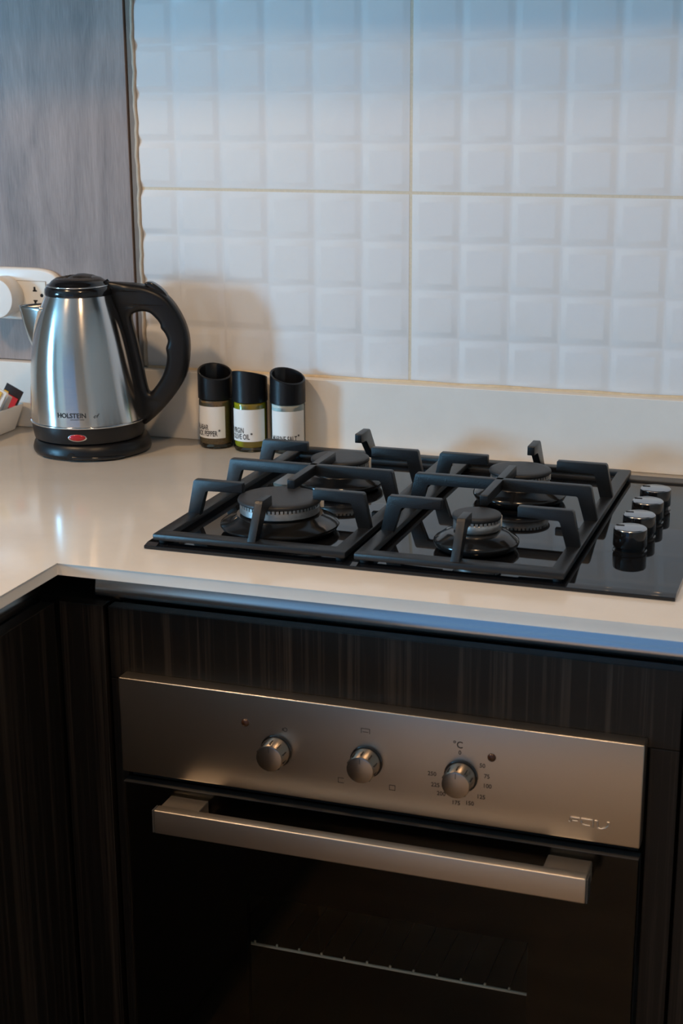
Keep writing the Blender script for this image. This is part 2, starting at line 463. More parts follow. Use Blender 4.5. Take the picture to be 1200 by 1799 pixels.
lc = tag(empty('base_cabinet', (-.55, -1.3, 0)), 'black-brown cabinet run of the left worktop arm, in deep shade', 'cabinet')
for a, b_ in ((-1.215, -.622), (-1.812, -1.218)):
    build('door', lbox(lc, -.258, -.240, a, b_, .10, ZD), M['darkwood'], lc)
build('carcass', lbox(lc, -.84, -.2595, -2.08, -.62, .10, .84), M['carcass'], lc)
build('plinth', lbox(lc, -.315, -.300, -2.08, -.68, .002, .098), M['darkwood'], lc)

# added cabinets above, out of the picture, which keep the ceiling light off the top of the tiles
wc = tag(empty('shade_cabinet', (-.36, 0, 1.76)), 'added unseen dark wood wall cabinet shading the top of the tiles', 'cabinet')
build('body', lbox(wc, -1.60, 1.14, -.34, -.0060, 1.76, 2.30), M['darkwood'], wc)
for a, b_ in ((-1.60, -1.0465), (-1.044, -.419), (-.4165, .100), (.1025, .6195), (.622, 1.1395)):
    build('door', lbox(wc, a, b_, -.360, -.341, 1.75, 2.30), M['darkwood'], wc)

# ceiling downlights; the rear pair is added fill
for i, (x, y, z, p) in enumerate(LAMPS):
    r = tag(empty('ceiling_lamp', (x, y, ZT)), ['recessed ceiling downlight nearer the wood panel', 'recessed ceiling downlight above the photographer', 'added fill downlight at the back of the room, right', 'added fill downlight at the back of the room, left'][i], 'lamp', 'ceiling downlights')
    build('lamp_ring', lathe(NB(), [(.090, -.001), (.090, -.006), (.106, -.006), (.108, -.001), (.090, -.001)], 40), M['white'], r, smooth=40)
    l = area('lamp_bulb', (0, 0, z-ZT), (0, 0, 0), .17, .17, p, LAMP_COL, 'DISK', 180 if i < 2 else 95)
    l.parent = r

# ------------------------------------------------------------------ built-in oven
OX0, OX1, OY = -.15524, .43976, -.636
ov = tag(empty('built_in_oven', (.14226, -.60, .10)), 'built-in black glass oven with brushed steel control panel', 'oven')
def L(bm, root=ov):
    l = root.location
    bmesh.ops.translate(bm, verts=bm.verts[:], vec=(-l.x, -l.y, -l.z)); return bm
cp = build('control_panel', L(boxm(OX0, OX1, OY, -.6145, .6543, .7704, bev=.0016, seg=3)), M['steel'], ov, smooth=40)

def flat(bm, x, z, y=OY, ang=0):
    """text (x,y) -> upright on the panel"""
    for v in bm.verts: v.co = Vector((x+v.co.x, y-.00025+v.co.z, z+v.co.y))
    return bm
lab = {'50': (.2715, .724), '75': (.2766, .7123), '100': (.2772, .7012), '125': (.2706, .6876), '150': (.2583, .6783),
       '175': (.2433, .6766), '200': (.2268, .6848), '225': (.2203, .6941), '250': (.2164, .7066), '0': (.2468, .7355)}
for s, (x, z) in lab.items():
    build('dial_number', L(flat(text_bm(s, .0068, .95, bold=.00008), x, z-.0024)), M['ink'], cp)
build('dial_number', L(flat(text_bm('°C', .0108, .95, bold=.00008), .2445, .7405)), M['ink'], cp)

def frame_icon(bm, x, z, w, h, t=.0005, skip=()):
    y = OY
    for n, a in enumerate(((x-w/2, x+w/2, z+h/2-t, z+h/2), (x-w/2, x+w/2, z-h/2, z-h/2+t), (x-w/2, x-w/2+t, z-h/2, z+h/2), (x+w/2-t, x+w/2, z-h/2, z+h/2))):
        if n in skip: continue
        box(bm, a[0], a[1], y-.0003, y+.0002, a[2], a[3])
    return bm
bm = frame_icon(NB(), .1718, .683, .0068, .0062); build('function_icon', L(bm), M['ink'], cp)
bm = frame_icon(NB(), .1129, .683, .0068, .0062, skip=(3,)); build('function_icon', L(bm), M['ink'], cp)
bm = frame_icon(NB(), .1413, .7455, .0100, .0058, skip=(1,)); box(bm, .138, .1446, OY-.0003, OY+.0002, .7440, .7445); build('function_icon', L(bm), M['ink'], cp)
bm = NB(); tube(bm, [(.0482+.0022*math.cos(a*PI/8), OY-.0001, .7341+.0022*math.sin(a*PI/8)) for a in range(16)], .0003, 6, closed=True)
box(bm, .0448, .0454, OY-.0003, OY+.0002, .7325, .7357); build('function_icon', L(bm), M['ink'], cp)

# raised maker's logo: thin chrome strokes
bm = NB(); ly = OY-.0008
def stroke(pts, r=.0010):
    for (xa, za), (xb, zb_) in zip(pts, pts[1:]): tube(bm, [(xa, ly, za), (xb, ly, zb_)], r, 8)
stroke([(.3650, .6752), (.3672, .6742), (.3675, .6798), (.3768, .6798)])
stroke([(.3690, .6763), (.3750, .6763)])
stroke([(.3783, .6798), (.3900, .6798)]); stroke([(.3783, .6765), (.3795, .6735), (.3878, .6728)])
stroke([(.3900, .6798), (.3908, .6765), (.3904, .6715)])
stroke([(.3925, .6798), (.3952, .6796), (.3954, .6715)])
stroke([(.3956, .6718), (.3995, .6712), (.4040, .6728), (.4072, .6760), (.4074, .6796), (.4050, .6798)])
build('logo', L(bm), M['steel_handle'], cp, smooth=60)

# pilot lights
for x, z in ((.0008, .7361), (.2814, .7347)):
    b = lathe(NB(), [(0, .0028), (.0030, .0026), (.0044, .0014), (.0046, 0), (0, 0)], 24)
    bmesh.ops.rotate(b, verts=b.verts[:], cent=(0, 0, 0), matrix=Matrix.Rotation(PI/2, 3, 'X'))
    bmesh.ops.translate(b, verts=b.verts[:], vec=(x, OY, z))
    build('pilot_light', L(b), M['amber'], cp, smooth=50)

def rotx(b, x, y, z):
    bmesh.ops.rotate(b, verts=b.verts[:], cent=(0, 0, 0), matrix=Matrix.Rotation(PI/2, 3, 'X'))
    bmesh.ops.translate(b, verts=b.verts[:], vec=(x, y, z)); return b
for n, (x, z) in enumerate(((.0377, .708), (.1426, .7100), (.2485, .7085))):
    kb = lathe(NB(), [(0, .0245), (.0138, .0245), (.0148, .0242), (.0153, .0232), (.0168, .0045), (.0168, .0030), (.0150, .0028), (0, .0028)], 48)
    kn = build('knob', L(rotx(kb, x, OY, z)), M['knobsteel'], cp, smooth=35)
    build('bezel', L(rotx(lathe(NB(), [(.0185, 0), (.0185, .0022), (.0175, .0029), (.010, .0029)], 48), x, OY, z)), M['gloss'], kn, smooth=35)
    b = NB()
    for k in range(10):      # grip grooves round the rim, pointer on the face
        a = PI/2 - k*2*PI/10
        r0 = .01635; c = box(NB(), -.0006, .0006, -.0205, -.0115, -.0006, .0006)
        bmesh.ops.translate(c, verts=c.verts[:], vec=(0, 0, .0159))
        bmesh.ops.rotate(c, verts=c.verts[:], cent=(0, 0, 0), matrix=Matrix.Rotation(a-PI/2, 3, 'Y'))
        tm = bpy.data.meshes.new('t'); c.to_mesh(tm); c.free(); b.from_mesh(tm); bpy.data.meshes.remove(tm)
    box(b, -.0003, .0003, -.0248, -.0243, .0075, .0135)
    bmesh.ops.translate(b, verts=b.verts[:], vec=(x, OY, z))
    build('grip_groove', L(b), M['ink'], kn)

# door: smoked glass front, black mask with a window, bar handle, cavity with a rack
DZ0, DZ1, WX0, WX1, WZ0, WZ1 = .105, .6405, -.006, .325, .190, .5190
dr = build('door_glass', L(boxm(OX0+.0005, OX1-.0005, -.6345, -.6305, DZ0, DZ1, bev=.0008, seg=1)), M['ovenglass'], ov)
b = NB()
for a in ((OX0+.001, WX0, DZ0, DZ1), (WX1, OX1-.001, DZ0, DZ1), (WX0, WX1, WZ1, DZ1), (WX0, WX1, DZ0, WZ0)):
    box(b, a[0], a[1], -.6300, -.6200, a[2], a[3])
build('door_mask', L(b), M['blackpanel'], ov)
b = NB()
for a in ((OX0+.001, WX0-.012, DZ0, DZ1-.003), (WX1+.012, OX1-.001, DZ0, DZ1-.003), (WX0-.012, WX1+.012, WZ1+.012, DZ1-.003), (WX0-.012, WX1+.012, DZ0, WZ0)):
    box(b, a[0], a[1], -.6195, -.6120, a[2], a[3])
build('door_liner', L(b), M['carcass'], ov)
b = NB(); box(b, OX0+.004, OX1-.004, -.6175, -.6130, .6425, .6538); build('vent_gap', L(b), M['black'], ov)
build('door_edge', L(boxm(OX0+.0005, OX1-.0005, -.6350, -.6200, .6406, .6416)), M['trimgrey'], ov)
hb = build('door_handle', L(boxm(-.0955, .3928, -.6800, -.6655, .6060, .6345, bev=.0016, seg=3)), M['steel_handle'], ov, smooth=40)
for a, c in ((-.0955, -.0478), (.3440, .3915)):
    build('handle_bracket', L(boxm(a+.0006, c, -.6654, -.6346, .6090, .6318, bev=.0012)), M['steel_handle'], hb)
for a, c in ((-.0978, -.0956), (.3929, .3951)):
    build('handle_end_cap', L(boxm(a, c, -.6797, -.6658, .6063, .6342, bev=.0008)), M['trimgrey'], hb)
# cavity
b = NB(); cx0, cx1, cz0, cz1, cyb = -.075, .36, .17, .555, -.20
box(b, cx0-.01, cx0, -.606, cyb, cz0, cz1); box(b, cx1, cx1+.01, -.606, cyb, cz0, cz1)
box(b, cx0-.01, cx1+.01, cyb, cyb+.01, cz0, cz1); box(b, cx0-.01, cx1+.01, -.606, cyb, cz0-.01, cz0); box(b, cx0-.01, cx1+.01, -.606, cyb, cz1, cz1+.01)
build('cavity', L(b), M['cavity'], ov)
rk = tag(empty('oven_rack', (.1426, -.57, .4150)), 'thin chrome wire rack inside the dark oven window', 'oven rack')
for yy in (0, .33): build('frame_bar', tube(NB(), [(-.214, yy, 0), (.214, yy, 0)], .0019, 8), M['steel_handle' if yy else 'rack_glint'], rk, smooth=60)  # front bar is white: its glint is painted into the colour
for k in range(14):
    x = -.1930 + k*.0286
    b = tube(NB(), [(x, .0015, .0034), (x, .327, .0030)], .0011, 6)
    w_ = build('wire', b, M['trimgrey'], rk, smooth=60)  # dark grey paints in the dimness of wires deeper in the oven
    build('wire_tip', lathe(NB(), [(0, .0012), (.0012, .0018), (.0017, .0034), (.0012, .0050), (0, .0056)], 10, x, -.0004), M['ceramic'], w_, smooth=60)  # white tips stand in for glints on the wire ends
for s in (-1, 1): build('side_bar', tube(NB(), [(s*.214, 0, 0), (s*.214, .33, 0)], .0017, 8), M['chrome'], rk, smooth=60)

# ------------------------------------------------------------------ gas hob
HX0, HX1, HY0, HY1, ZG = -.1557, .4532, -.5565, -.072, .906
hob = tag(empty('gas_hob', (.149, -.314, ZC)), 'black glass gas hob with four burners set in the worktop', 'hob')
b = prism(NB(), [(HY0, .9003), (HY0, .9042), (HY0+.011, ZG), (-.0960, ZG), (-.0960, .9003)], HX0, HX1, 'x', bev=.0006, seg=1)
build('glass_top', L(b, hob), M['blackglass'], hob, smooth=20)
build('rear_trim', L(boxm(HX0, HX1, -.0955, HY1, .9003, .9090, bev=.0012), hob), M['trimgrey'], hob)

BURN = [(-.0249, -.4553, .0712, .0497), (.2157, -.4544, .0492, .0280), (.2171, -.2346, .0592, .0392), (-.0217, -.2438, .0572, .0385)]
for bx, by, R, rc_ in BURN:
    prof = [(R*.70, ZG+.0004), (R*.86, ZG+.0012), (R*.96, .9105), (R, .9150), (R*.995, .9170), (R*.95, .9195), (R*.85, .9225),
            (R*.74, .9265), (rc_*1.04 if rc_*1.04 < R*.72 else R*.72, .9282), (rc_*.80, .9285), (rc_*.80, .9260), (0, .9260)]
    l = hob.location
    sk = build('burner_skirt', L(lathe(NB(), prof, 72, bx, by), hob), M['enamel'], hob, smooth=40)
    pr = [(rc_*.70, .9262), (rc_*.90, .9292), (rc_*.94, .9300), (rc_*.96, .9310), (rc_*.955, .9382), (rc_*.93, .9392), (0, .9392)]
    cr = lathe(NB(), pr, 64, bx, by)
    nt_ = int(2*PI*rc_/.0052)
    for k in range(nt_):
        a = 2*PI*k/nt_; c = box(NB(), rc_*.72, rc_*.952, -.0017, .0017, .9385, .9432)
        bmesh.ops.rotate(c, verts=c.verts[:], cent=(0, 0, 0), matrix=Matrix.Rotation(a, 3, 'Z'))
        bmesh.ops.translate(c, verts=c.verts[:], vec=(bx, by, 0))
        tm = bpy.data.meshes.new('t'); c.to_mesh(tm); c.free(); cr.from_mesh(tm); bpy.data.meshes.remove(tm)
    build('flame_ring', L(cr, hob), M['crown'], sk, smooth=40)
    pc = [(0, .9425), (rc_*.97, .9425), (rc_, .9436), (rc_*1.005, .9452), (rc_*.99, .9470), (rc_*.96, .9478), (rc_*.80, .9484), (rc_*.5, .9486), (0, .9487)]
    build('burner_cap', L(lathe(NB(), pc, 72, bx, by), hob), M['capiron'], sk, smooth=40)
    b = lathe(NB(), [(0, .9412), (.0022, .9412), (.0026, .940), (.0026, .928), (0, .928)], 16, bx+rc_*1.12*.7, by+rc_*1.12*.72)
    build('spark_pin', L(b, hob), M['ceramic'], sk, smooth=40)

for kx_, ky_ in ((.3866, -.2230), (.3856, -.2840), (.3848, -.3475), (.3832, -.4070)):
    kp = [(0, .9073), (.0165, .9073), (.0168, .9085), (.0168, .9108), (.0176, .9114), (.0190, .9118), (.0192, .9130), (.0189, .9300), (.0185, .9318)]
    kb = build('knob', L(lathe(NB(), kp, 56, kx_, ky_), hob), M['knobside'], hob, smooth=35)
    build('knob_face', L(lathe(NB(), [(.0185, .9318), (.0178, .9328), (.0168, .9332), (0, .9334)], 56, kx_, ky_), hob), M['knobtop'], kb, smooth=35)
    build('pointer_mark', L(boxm(kx_-.0168, kx_-.0075, ky_-.0007+.004, ky_+.0007+.004, .9332, .93385), hob), M['black'], kb)
    build('collar', L(lathe(NB(), [(.0195, ZG), (.0195, .9068), (.0178, .9074), (.010, .9074)], 48, kx_, ky_), hob), M['gloss'], kb, smooth=35)

# ------------------------------------------------------------------ cast-iron pan supports
GY0, GY1, GT = -.5524, -.0815, .918
def make_grate(x0, x1, label, xf):
    r = tag(empty('pan_support', ((x0+x1)/2, -.316, ZG)), label, 'pan support', 'cast-iron pan supports on the hob')
    lo = r.location
    def part(name, b): return build(name, L(b, r), M['iron'], r, smooth=30)
    b = NB(); w = .0165
    zt, zb = GT, .9105
    for ring_in in (0,):
        O = [(x0, GY0), (x1, GY0), (x1, GY1), (x0, GY1)]; I = [(x0+w, GY0+w+.003), (x1-w, GY0+w+.003), (x1-w, GY1-w), (x0+w, GY1-w)]
        o1 = [b.verts.new((*p, zb)) for p in O]; o2 = [b.verts.new((*p, zt)) for p in O]
        i1 = [b.verts.new((*p, zb)) for p in I]; i2 = [b.verts.new((*p, zt)) for p in I]
        for k in range(4):
            j = (k+1) % 4
            b.faces.new((o1[k], o1[j], o2[j], o2[k])); b.faces.new((i1[k], i2[k], i2[j], i1[j]))
            b.faces.new((o2[k], o2[j], i2[j], i2[k])); b.faces.new((o1[k], i1[k], i1[j], o1[j]))
    bmesh.ops.bevel(b, geom=b.edges[:], offset=.0012, segments=2, profile=.5, affect='EDGES')
    part('frame', b)
    T = .960; H = .0125; aw = .0048; W_ = x1-x0
    side = lambda: [(.0005, GT-.003), (.0095, T-.002), (.0115, T), (.0720, T), (.0730, T-.001), (.0730, T-H), (.0265, T-H), (.0240, T-H-.002), (.0165, GT-.003)]
    for y in (-.4510, -.2265):
        part('support_arm', prism(NB(), [(x0+s, z) for s, z in side()], y-aw, y+aw, 'y', bev=.0011))
        part('support_arm', prism(NB(), [(x1-s, z) for s, z in side()][::-1], y-aw, y+aw, 'y', bev=.0011))
    y = -.3390
    pts = [(.0005, GT-.003), (.0095, T-.002), (.0115, T), (W_-.0115, T), (W_-.0095, T-.002), (W_-.0005, GT-.003), (W_-.0165, GT-.003), (W_-.0240, T-H-.002), (W_-.0265, T-H), (.0265, T-H), (.0240, T-H-.002), (.0165, GT-.003)]
    part('bridge_bar', prism(NB(), [(x0+s, z) for s, z in pts], y-aw, y+aw, 'y', bev=.0011))
    part('cross_bar', prism(NB(), [(-.4200, T-H), (-.4200, T-.001), (-.4190, T), (-.2690, T), (-.2680, T-.001), (-.2680, T-H)], xf-aw, xf+aw, 'x', bev=.0011))
    fing = [(.0015, GT-.003), (.0280, T-.003), (.0305, T), (.0580, T), (.0590, T-.001), (.0590, T-H), (.0430, T-H), (.0400, T-H-.003), (.0170, GT-.003)]
    part('support_finger', prism(NB(), [(GY0+s, z) for s, z in fing], xf-aw, xf+aw, 'x', bev=.0011))
    part('support_finger', prism(NB(), [(GY1-s*1.3-.004, z) for s, z in fing][::-1], xf-aw, xf+aw, 'x', bev=.0011))
    for fx in (x0+.009, x1-.009):
        for fy in (GY0+.010, GY1-.010):
            build('foot', L(lathe(NB(), [(0, ZG), (.0045, ZG), (.0050, .9075), (.0050, .9106), (0, .9106)], 16, fx, fy), r), M['rubber'], r, smooth=40)
make_grate(-.1459, .0901, 'left black cast-iron pan support over the large front burner', -.0240)
make_grate(.1004, .3358, 'right black cast-iron pan support beside the row of knobs', .2150)

# ------------------------------------------------------------------ electric kettle
KX, KY, KRZ = -.4565, -.1225, math.radians(17.6)
def kx(u, v): return (u-(159.5-(787.7-v)*.0518))/1196/.982
def kz(v): return .9+(787.7-v)*.000845
# power base
kbs = tag(empty('kettle_base', (KX, KY, ZC), KRZ), 'round black power base under the kettle with cord slot', 'kettle base')
b = lathe(NB(), [(0, .0012), (.080, .0012), (.0845, .0022), (.0862, .005), (.0865, .009), (.0850, .015), (.0825, .0205), (.080, .0225), (0, .0225)], 96)
for v in b.verts: v.co.x += .004
build('base_shell', b, M['plastic'], kbs, smooth=40)
bb = NB(); R = .0862
pts = [(.004+R*math.sin(a), -R*math.cos(a), .006-.0022*i/16) for i, a in enumerate([math.radians(-9+i*3.2) for i in range(17)])]
tube(bb, pts, [.0028]*14+[.0024, .0018, .0012], 10)
build('power_cord', bb, M['gloss'], kbs, smooth=60)
b = lathe(NB(), [(0, 0), (.0052, 0), (.0052, .004), (0, .004)], 20)
bmesh.ops.rotate(b, verts=b.verts[:], cent=(0, 0, 0), matrix=Matrix.Rotation(PI/2, 3, 'X'))
a = math.radians(-11)
bmesh.ops.translate(b, verts=b.verts[:], vec=(.004+(R-.0025)*math.sin(a), -(R-.0025)*math.cos(a), .0082))
build('cord_slot', b, M['black'], kbs)
for k in range(4):
    a = k*PI/2+.5; b = lathe(NB(), [(0, 0), (.006, 0), (.006, .0014), (0, .0014)], 16, .004+.07*math.cos(a), .07*math.sin(a))
    build('rubber_foot', b, M['rubber'], kbs)

ke = tag(empty('electric_kettle', (KX, KY, ZC+.0225), KRZ), 'brushed steel electric kettle with black handle beside the wood panel', 'kettle')
Z0 = ZC+.0225
def K(b):
    bmesh.ops.translate(b, verts=b.verts[:], vec=(0, 0, -Z0)); return b
RING = [(.0832, .9480, 0), (.0834, .9500, 0), (.0826, .9600, -.0006), (.0812, .9750, -.0016), (.0792, .9925, -.0028), (.0766, 1.0150, -.0042), (.0732, 1.0400, -.0052),
        (.0687, 1.0650, -.0056), (.0632, 1.0870, -.0057), (.0568, 1.1080, -.0056), (.0522, 1.1200, -.0055), (.0478, 1.1300, -.0053)]
def crv(z):
    for p, q in zip(RING, RING[1:]):
        if p[1] <= z <= q[1]:
            t = (z-p[1])/(q[1]-p[1]); return p[0]+(q[0]-p[0])*t, p[2]+(q[2]-p[2])*t
    return RING[-1][0], RING[-1][2]
pp = smooth_pts([(r, z) for r, z, _ in RING], 4, closed=False); dd = smooth_pts([(d, z) for _, z, d in RING], 4, closed=False)
kb = build('steel_body', K(lathe(NB(), [(r, z, d[0]) for (r, z), d in zip(pp, dd)], 128)), M['kettle'], ke, smooth=60)
build('bottom_shell', K(lathe(NB(), [(0, .9232), (.0775, .9232), (.0798, .9245), (.0818, .9350), (.0827, .9450), (.0827, .9486), (0, .9486)], 96)), M['plastic'], ke, smooth=40)
build('chrome_rim', K(lathe(NB(), [(.0826, .9468), (.0846, .9472), (.0852, .9484), (.0846, .9496), (.0832, .9502)], 96)), M['chrome'], ke, smooth=60)
# red pilot lens in a chrome ring, low on the front
a0 = math.radians(-1.5); zl = .9350
def lens(rx, rz, th):
    b = NB(); n = 32; rr = .0815
    rings = []
    for s, t in ((1, 0), (.9, .6), (.6, .9), (0, 1)):
        if s == 0: rings.append([(0, 0, t)])
        else: rings.append([(rx*s*math.cos(2*PI*k/n), rz*s*math.sin(2*PI*k/n), t) for k in range(n)])
    rv = []
    for rg in rings:
        rv.append([b.verts.new(((rr+t*th)*math.sin(a0+x/rr), -(rr+t*th)*math.cos(a0+x/rr), zl+z)) for x, z, t in rg])
    for A, B in zip(rv, rv[1:]):
        for k in range(n):
            if len(B) == 1: b.faces.new((A[k], A[(k+1) % n], B[0]))
            else: b.faces.new((A[k], A[(k+1) % n], B[(k+1) % n], B[k]))
    return b
build('lens_ring', K(lens(.0140, .0060, .0010)), M['chrome'], ke, smooth=60)
build('pilot_lens', K(lens(.0125, .0050, .0022)), M['red'], ke, smooth=60)
# printed maker's name
def print_on_body(t, ang, z0):
    for v in t.verts:
        z = z0+v.co.y; r, d = crv(z); a = math.radians(ang)+v.co.x/.082
        v.co = Vector((d+(r+.0006)*math.sin(a), -(r+.0006)*math.cos(a), z))
    return K(t)
build('printed_name', print_on_body(text_bm('HOLSTEIN', .0094, .98, bold=.0002), -5.5, .9640), M['ink'], kb)
build('printed_name', print_on_body(text_bm('HOUSEWARES', .0026, 1.0, spacing=1.25), 0, .9605), M['ink'], kb)
build('printed_name', print_on_body(text_bm('ef', .0085, 1.1, shear=.45), 18, .9632), M['ink'], kb)
# lid
def scoop(b):
    bmesh.ops.subdivide_edges(b, edges=[e for e in b.edges if min(v.co.z for v in e.verts) > 1.1440], cuts=2, use_grid_fill=True)
    for v in b.verts:          # finger hollow pressed into the lid
        q = ((v.co.x+.020)/.017)**2 + (v.co.y/.019)**2
        if q < 1 and v.co.z > 1.1435: v.co.z -= .0065*(1-q)**.6
    return K(b)
lid = build('lid', scoop(lathe(NB(), [(.0474, 1.1290, -.0052), (.0490, 1.1300, -.0052), (.0494, 1.1335, -.0052), (.0484, 1.1385, -.0052), (.0462, 1.1415, -.0052), (.0445, 1.1430, -.0052),
       (.0425, 1.1445, -.0052), (.0385, 1.1490, -.0052), (.0330, 1.1525, -.0052), (.0250, 1.1548, -.0052), (.0120, 1.1558, -.0052), (0, 1.1560, -.0052)], 96)), M['gloss'], ke, smooth=50)
b = NB(); tube(b, [(-.0052+.0449*math.cos(2*PI*k/64), .0449*math.sin(2*PI*k/64), 1.1428) for k in range(64)], .0011, 8, closed=True)
build('chrome_line', K(b), M['chrome'], lid, smooth=60)
b = prism(NB(), [(-.020, 1.1530), (-.008, 1.1570), (.000, 1.1575), (.014, 1.1555), (.024, 1.1520), (.024, 1.1490), (-.010, 1.1490), (-.020, 1.1490)], -.017, .017, 'y', bev=.0016)
build('lid_tab', K(b), M['plastic'], lid, smooth=40)
# spout: an open V-shaped pouring lip
b = NB(); n = 12; rows = []
zb, zt = 1.052, 1.1135
for i in range(n+1):
    s = i/n; z = zb+(zt-zb)*s; R, dx = crv(z)
    half = .004+.0235*s**.8; reach = .033*s**.92
    row = []
    for k in range(-8, 9):
        f = k/8; y = half*f
        xb = dx - math.sqrt(max(R*R-y*y, 0)) + .0012
        row.append(b.verts.new((xb-(reach)*(1-abs(f)**1.25), y, z-(.004*(1-abs(f))*0))))
    rows.append(row)
for A, B in zip(rows, rows[1:]):
    for k in range(16): b.faces.new((A[k], A[k+1], B[k+1], B[k]))
sp = build('spout', K(b), M['kettle'], ke, smooth=70)
md = sp.modifiers.new('thickness', 'SOLIDIFY'); md.thickness = .0012; md.offset = 1
# handle: a rounded loop with finger bumps, and its spine down the body
outer = [(176, 494), (190, 495), (219, 497), (248, 500), (270, 507), (289, 518), (306, 537), (322, 566), (330, 596), (330, 631), (324, 660), (309, 687), (286, 716), (263, 738), (254, 743),
         (248, 735), (243, 716), (238, 690), (231, 655), (222, 610), (212, 570), (203, 540), (195, 520), (186, 508)]
hole = [(250, 545), (238, 547), (231, 552), (232, 566), (240, 595), (249, 635), (258, 676), (263, 686), (270, 680), (283, 660), (290, 640), (292, 622), (290, 608), (293, 596), (288, 583), (281, 574), (279, 566), (272, 557), (262, 548)]
tof = lambda P: [(kx(u, v), kz(v)) for u, v in P]
b = curve_plate([smooth_pts(tof(outer), 4), smooth_pts(tof(hole), 4)], .0165, .0095, 4)
for v in b.verts:
    x, z, y = v.co.x, v.co.y, v.co.z
    rb, db = crv(max(.95, min(1.1299, z))); t = max(0, min(1, (x-rb-db+.004)/.030)); y *= .42+.58*t*t*(3-2*t)
    v.co = Vector((x, y, z))
hd = build('handle', K(b), M['plastic'], ke, smooth=50)
b = NB()
sw = [(252, 499), (257, 495.5), (264, 496), (276, 503), (288, 514), (290, 520), (280, 517), (266, 509)]
bp_ = curve_plate([smooth_pts(tof(sw), 3)], .009, .002, 2)
for v in bp_.verts:
    x, z, y = v.co.x, v.co.y, v.co.z
    v.co = Vector((x, y, z))
build('switch', K(bp_), M['gloss'], hd, smooth=50)
b.free()

# ------------------------------------------------------------------ three seasoning bottles
def arc_label(r, a0, a1, z0, z1, n=40):
    b = NB(); A = []; B = []
    for i in range(n+1):
        a = a0+(a1-a0)*i/n
        A.append(b.verts.new((r*math.sin(a), -r*math.cos(a), z0))); B.append(b.verts.new((r*math.sin(a), -r*math.cos(a), z1)))
    for i in range(n): b.faces.new((A[i], A[i+1], B[i+1], B[i]))
    return b

def bottle(x, y, low, lab0, lines, content, fill, label):
    # angles are measured from the direction that faces the photographer
    face = math.atan2(.61314-x, -(-2.07288-y))
    r = tag(empty('seasoning_bottle', (x, y, ZC), face), label, 'bottle', 'seasoning bottles by the kettle')
    R = .0250
    build('glass_body', lathe(NB(), [(0, .0008), (.0215, .0004), (.0240, .0016), (R, .0048), (R, .0700), (.0240, .0735), (.0215, .0752), (.0215, .0770)], 64), M['glass'], r, smooth=40)
    build('contents', lathe(NB(), [(0, .0062), (.0200, .0062), (.0226, .0076), (.0236, .0100), (.0236, fill-.001), (.0230, fill), (0, fill)], 64), content, r, smooth=40)
    # cap: a cup cut off at a slant
    Rc, Ri, zb = .0258, .0228, .0735; n = 64
    hi, lo = .1212, .1040
    b = NB(); rim = lambda a, rr: (hi+lo)/2 - (hi-lo)/2*math.cos(a-low)*rr/Rc
    def ring(rr, zf): return [b.verts.new((rr*math.sin(2*PI*k/n), -rr*math.cos(2*PI*k/n), zf(2*PI*k/n))) for k in range(n)]
    rs = [ring(.0232, lambda a: zb+.002), ring(Rc-.0006, lambda a: zb), ring(Rc, lambda a: zb+.0006), ring(Rc, lambda a: rim(a, Rc)-.0007), ring(Rc-.0007, lambda a: rim(a, Rc)),
          ring(Ri+.0006, lambda a: rim(a, Ri)), ring(Ri, lambda a: rim(a, Ri)-.0007), ring(Ri-.0004, lambda a: .0885), ring(Ri-.002, lambda a: .0868)]
    for A, B in zip(rs, rs[1:]):
        for k in range(n): b.faces.new((A[k], A[(k+1) % n], B[(k+1) % n], B[k]))
    b.faces.new(rs[-1])
    build('cap', b, M['plastic'], r, smooth=40)
    d0, d1 = math.radians(lab0), math.radians(lab0+132)
    lb = build('paper_label', arc_label(R+.0002, d0, d1, .0165, .0640), M['label'], r, smooth=60)
    for i, (s, sz) in enumerate(lines):
        t = text_bm(s, sz, .60, bold=.00022, align='LEFT'); endx = max(v.co.x for v in t.verts)
        build('label_text', wrap(t, R+.0002, d0+math.radians(6), .0200+.0092*(len(lines)-1-i), eps=.0002), M['ink'], lb)
    # asterisk and the rule along the bottom
    st = NB()
    for k in range(3):
        a = k*PI/3; c = box(NB(), -.0019, .0019, -.00035, .00035, -.0001, .0001)
        bmesh.ops.rotate(c, verts=c.verts[:], cent=(0, 0, 0), matrix=Matrix.Rotation(a+PI/2, 3, 'Z'))
        tm = bpy.data.meshes.new('t'); c.to_mesh(tm); c.free(); st.from_mesh(tm); bpy.data.meshes.remove(tm)
    build('label_star', wrap(st, R+.0002, d0+math.radians(6)+(endx+.0024)/R, .0282, eps=.0002), M['ink'], lb)
    build('label_rule', wrap(boxm(.0, .046, 0, .00022, -.0001, .0001), R+.0002, d0+math.radians(6), .0184, eps=.0002), M['ink'], lb)
    return r
bottle(-.2845, -.0480, math.radians(14), -101, [('MALABAR', .0110), ('BLACK PEPPER', .0110)], M['pepper'], .072, 'glass bottle labelled black pepper, next to the kettle handle')
bottle(-.2272, -.0530, math.radians(150), -78, [('VIRGIN', .0110), ('OLIVE OIL', .0110)], M['oil'], .0725, 'glass bottle of yellow olive oil, middle of the three')
bottle(-.1695, -.0490, math.radians(32), -68, [('MARINE SALT', .0110)], M['salt'], .0725, 'glass bottle of white marine salt, nearest the hob')

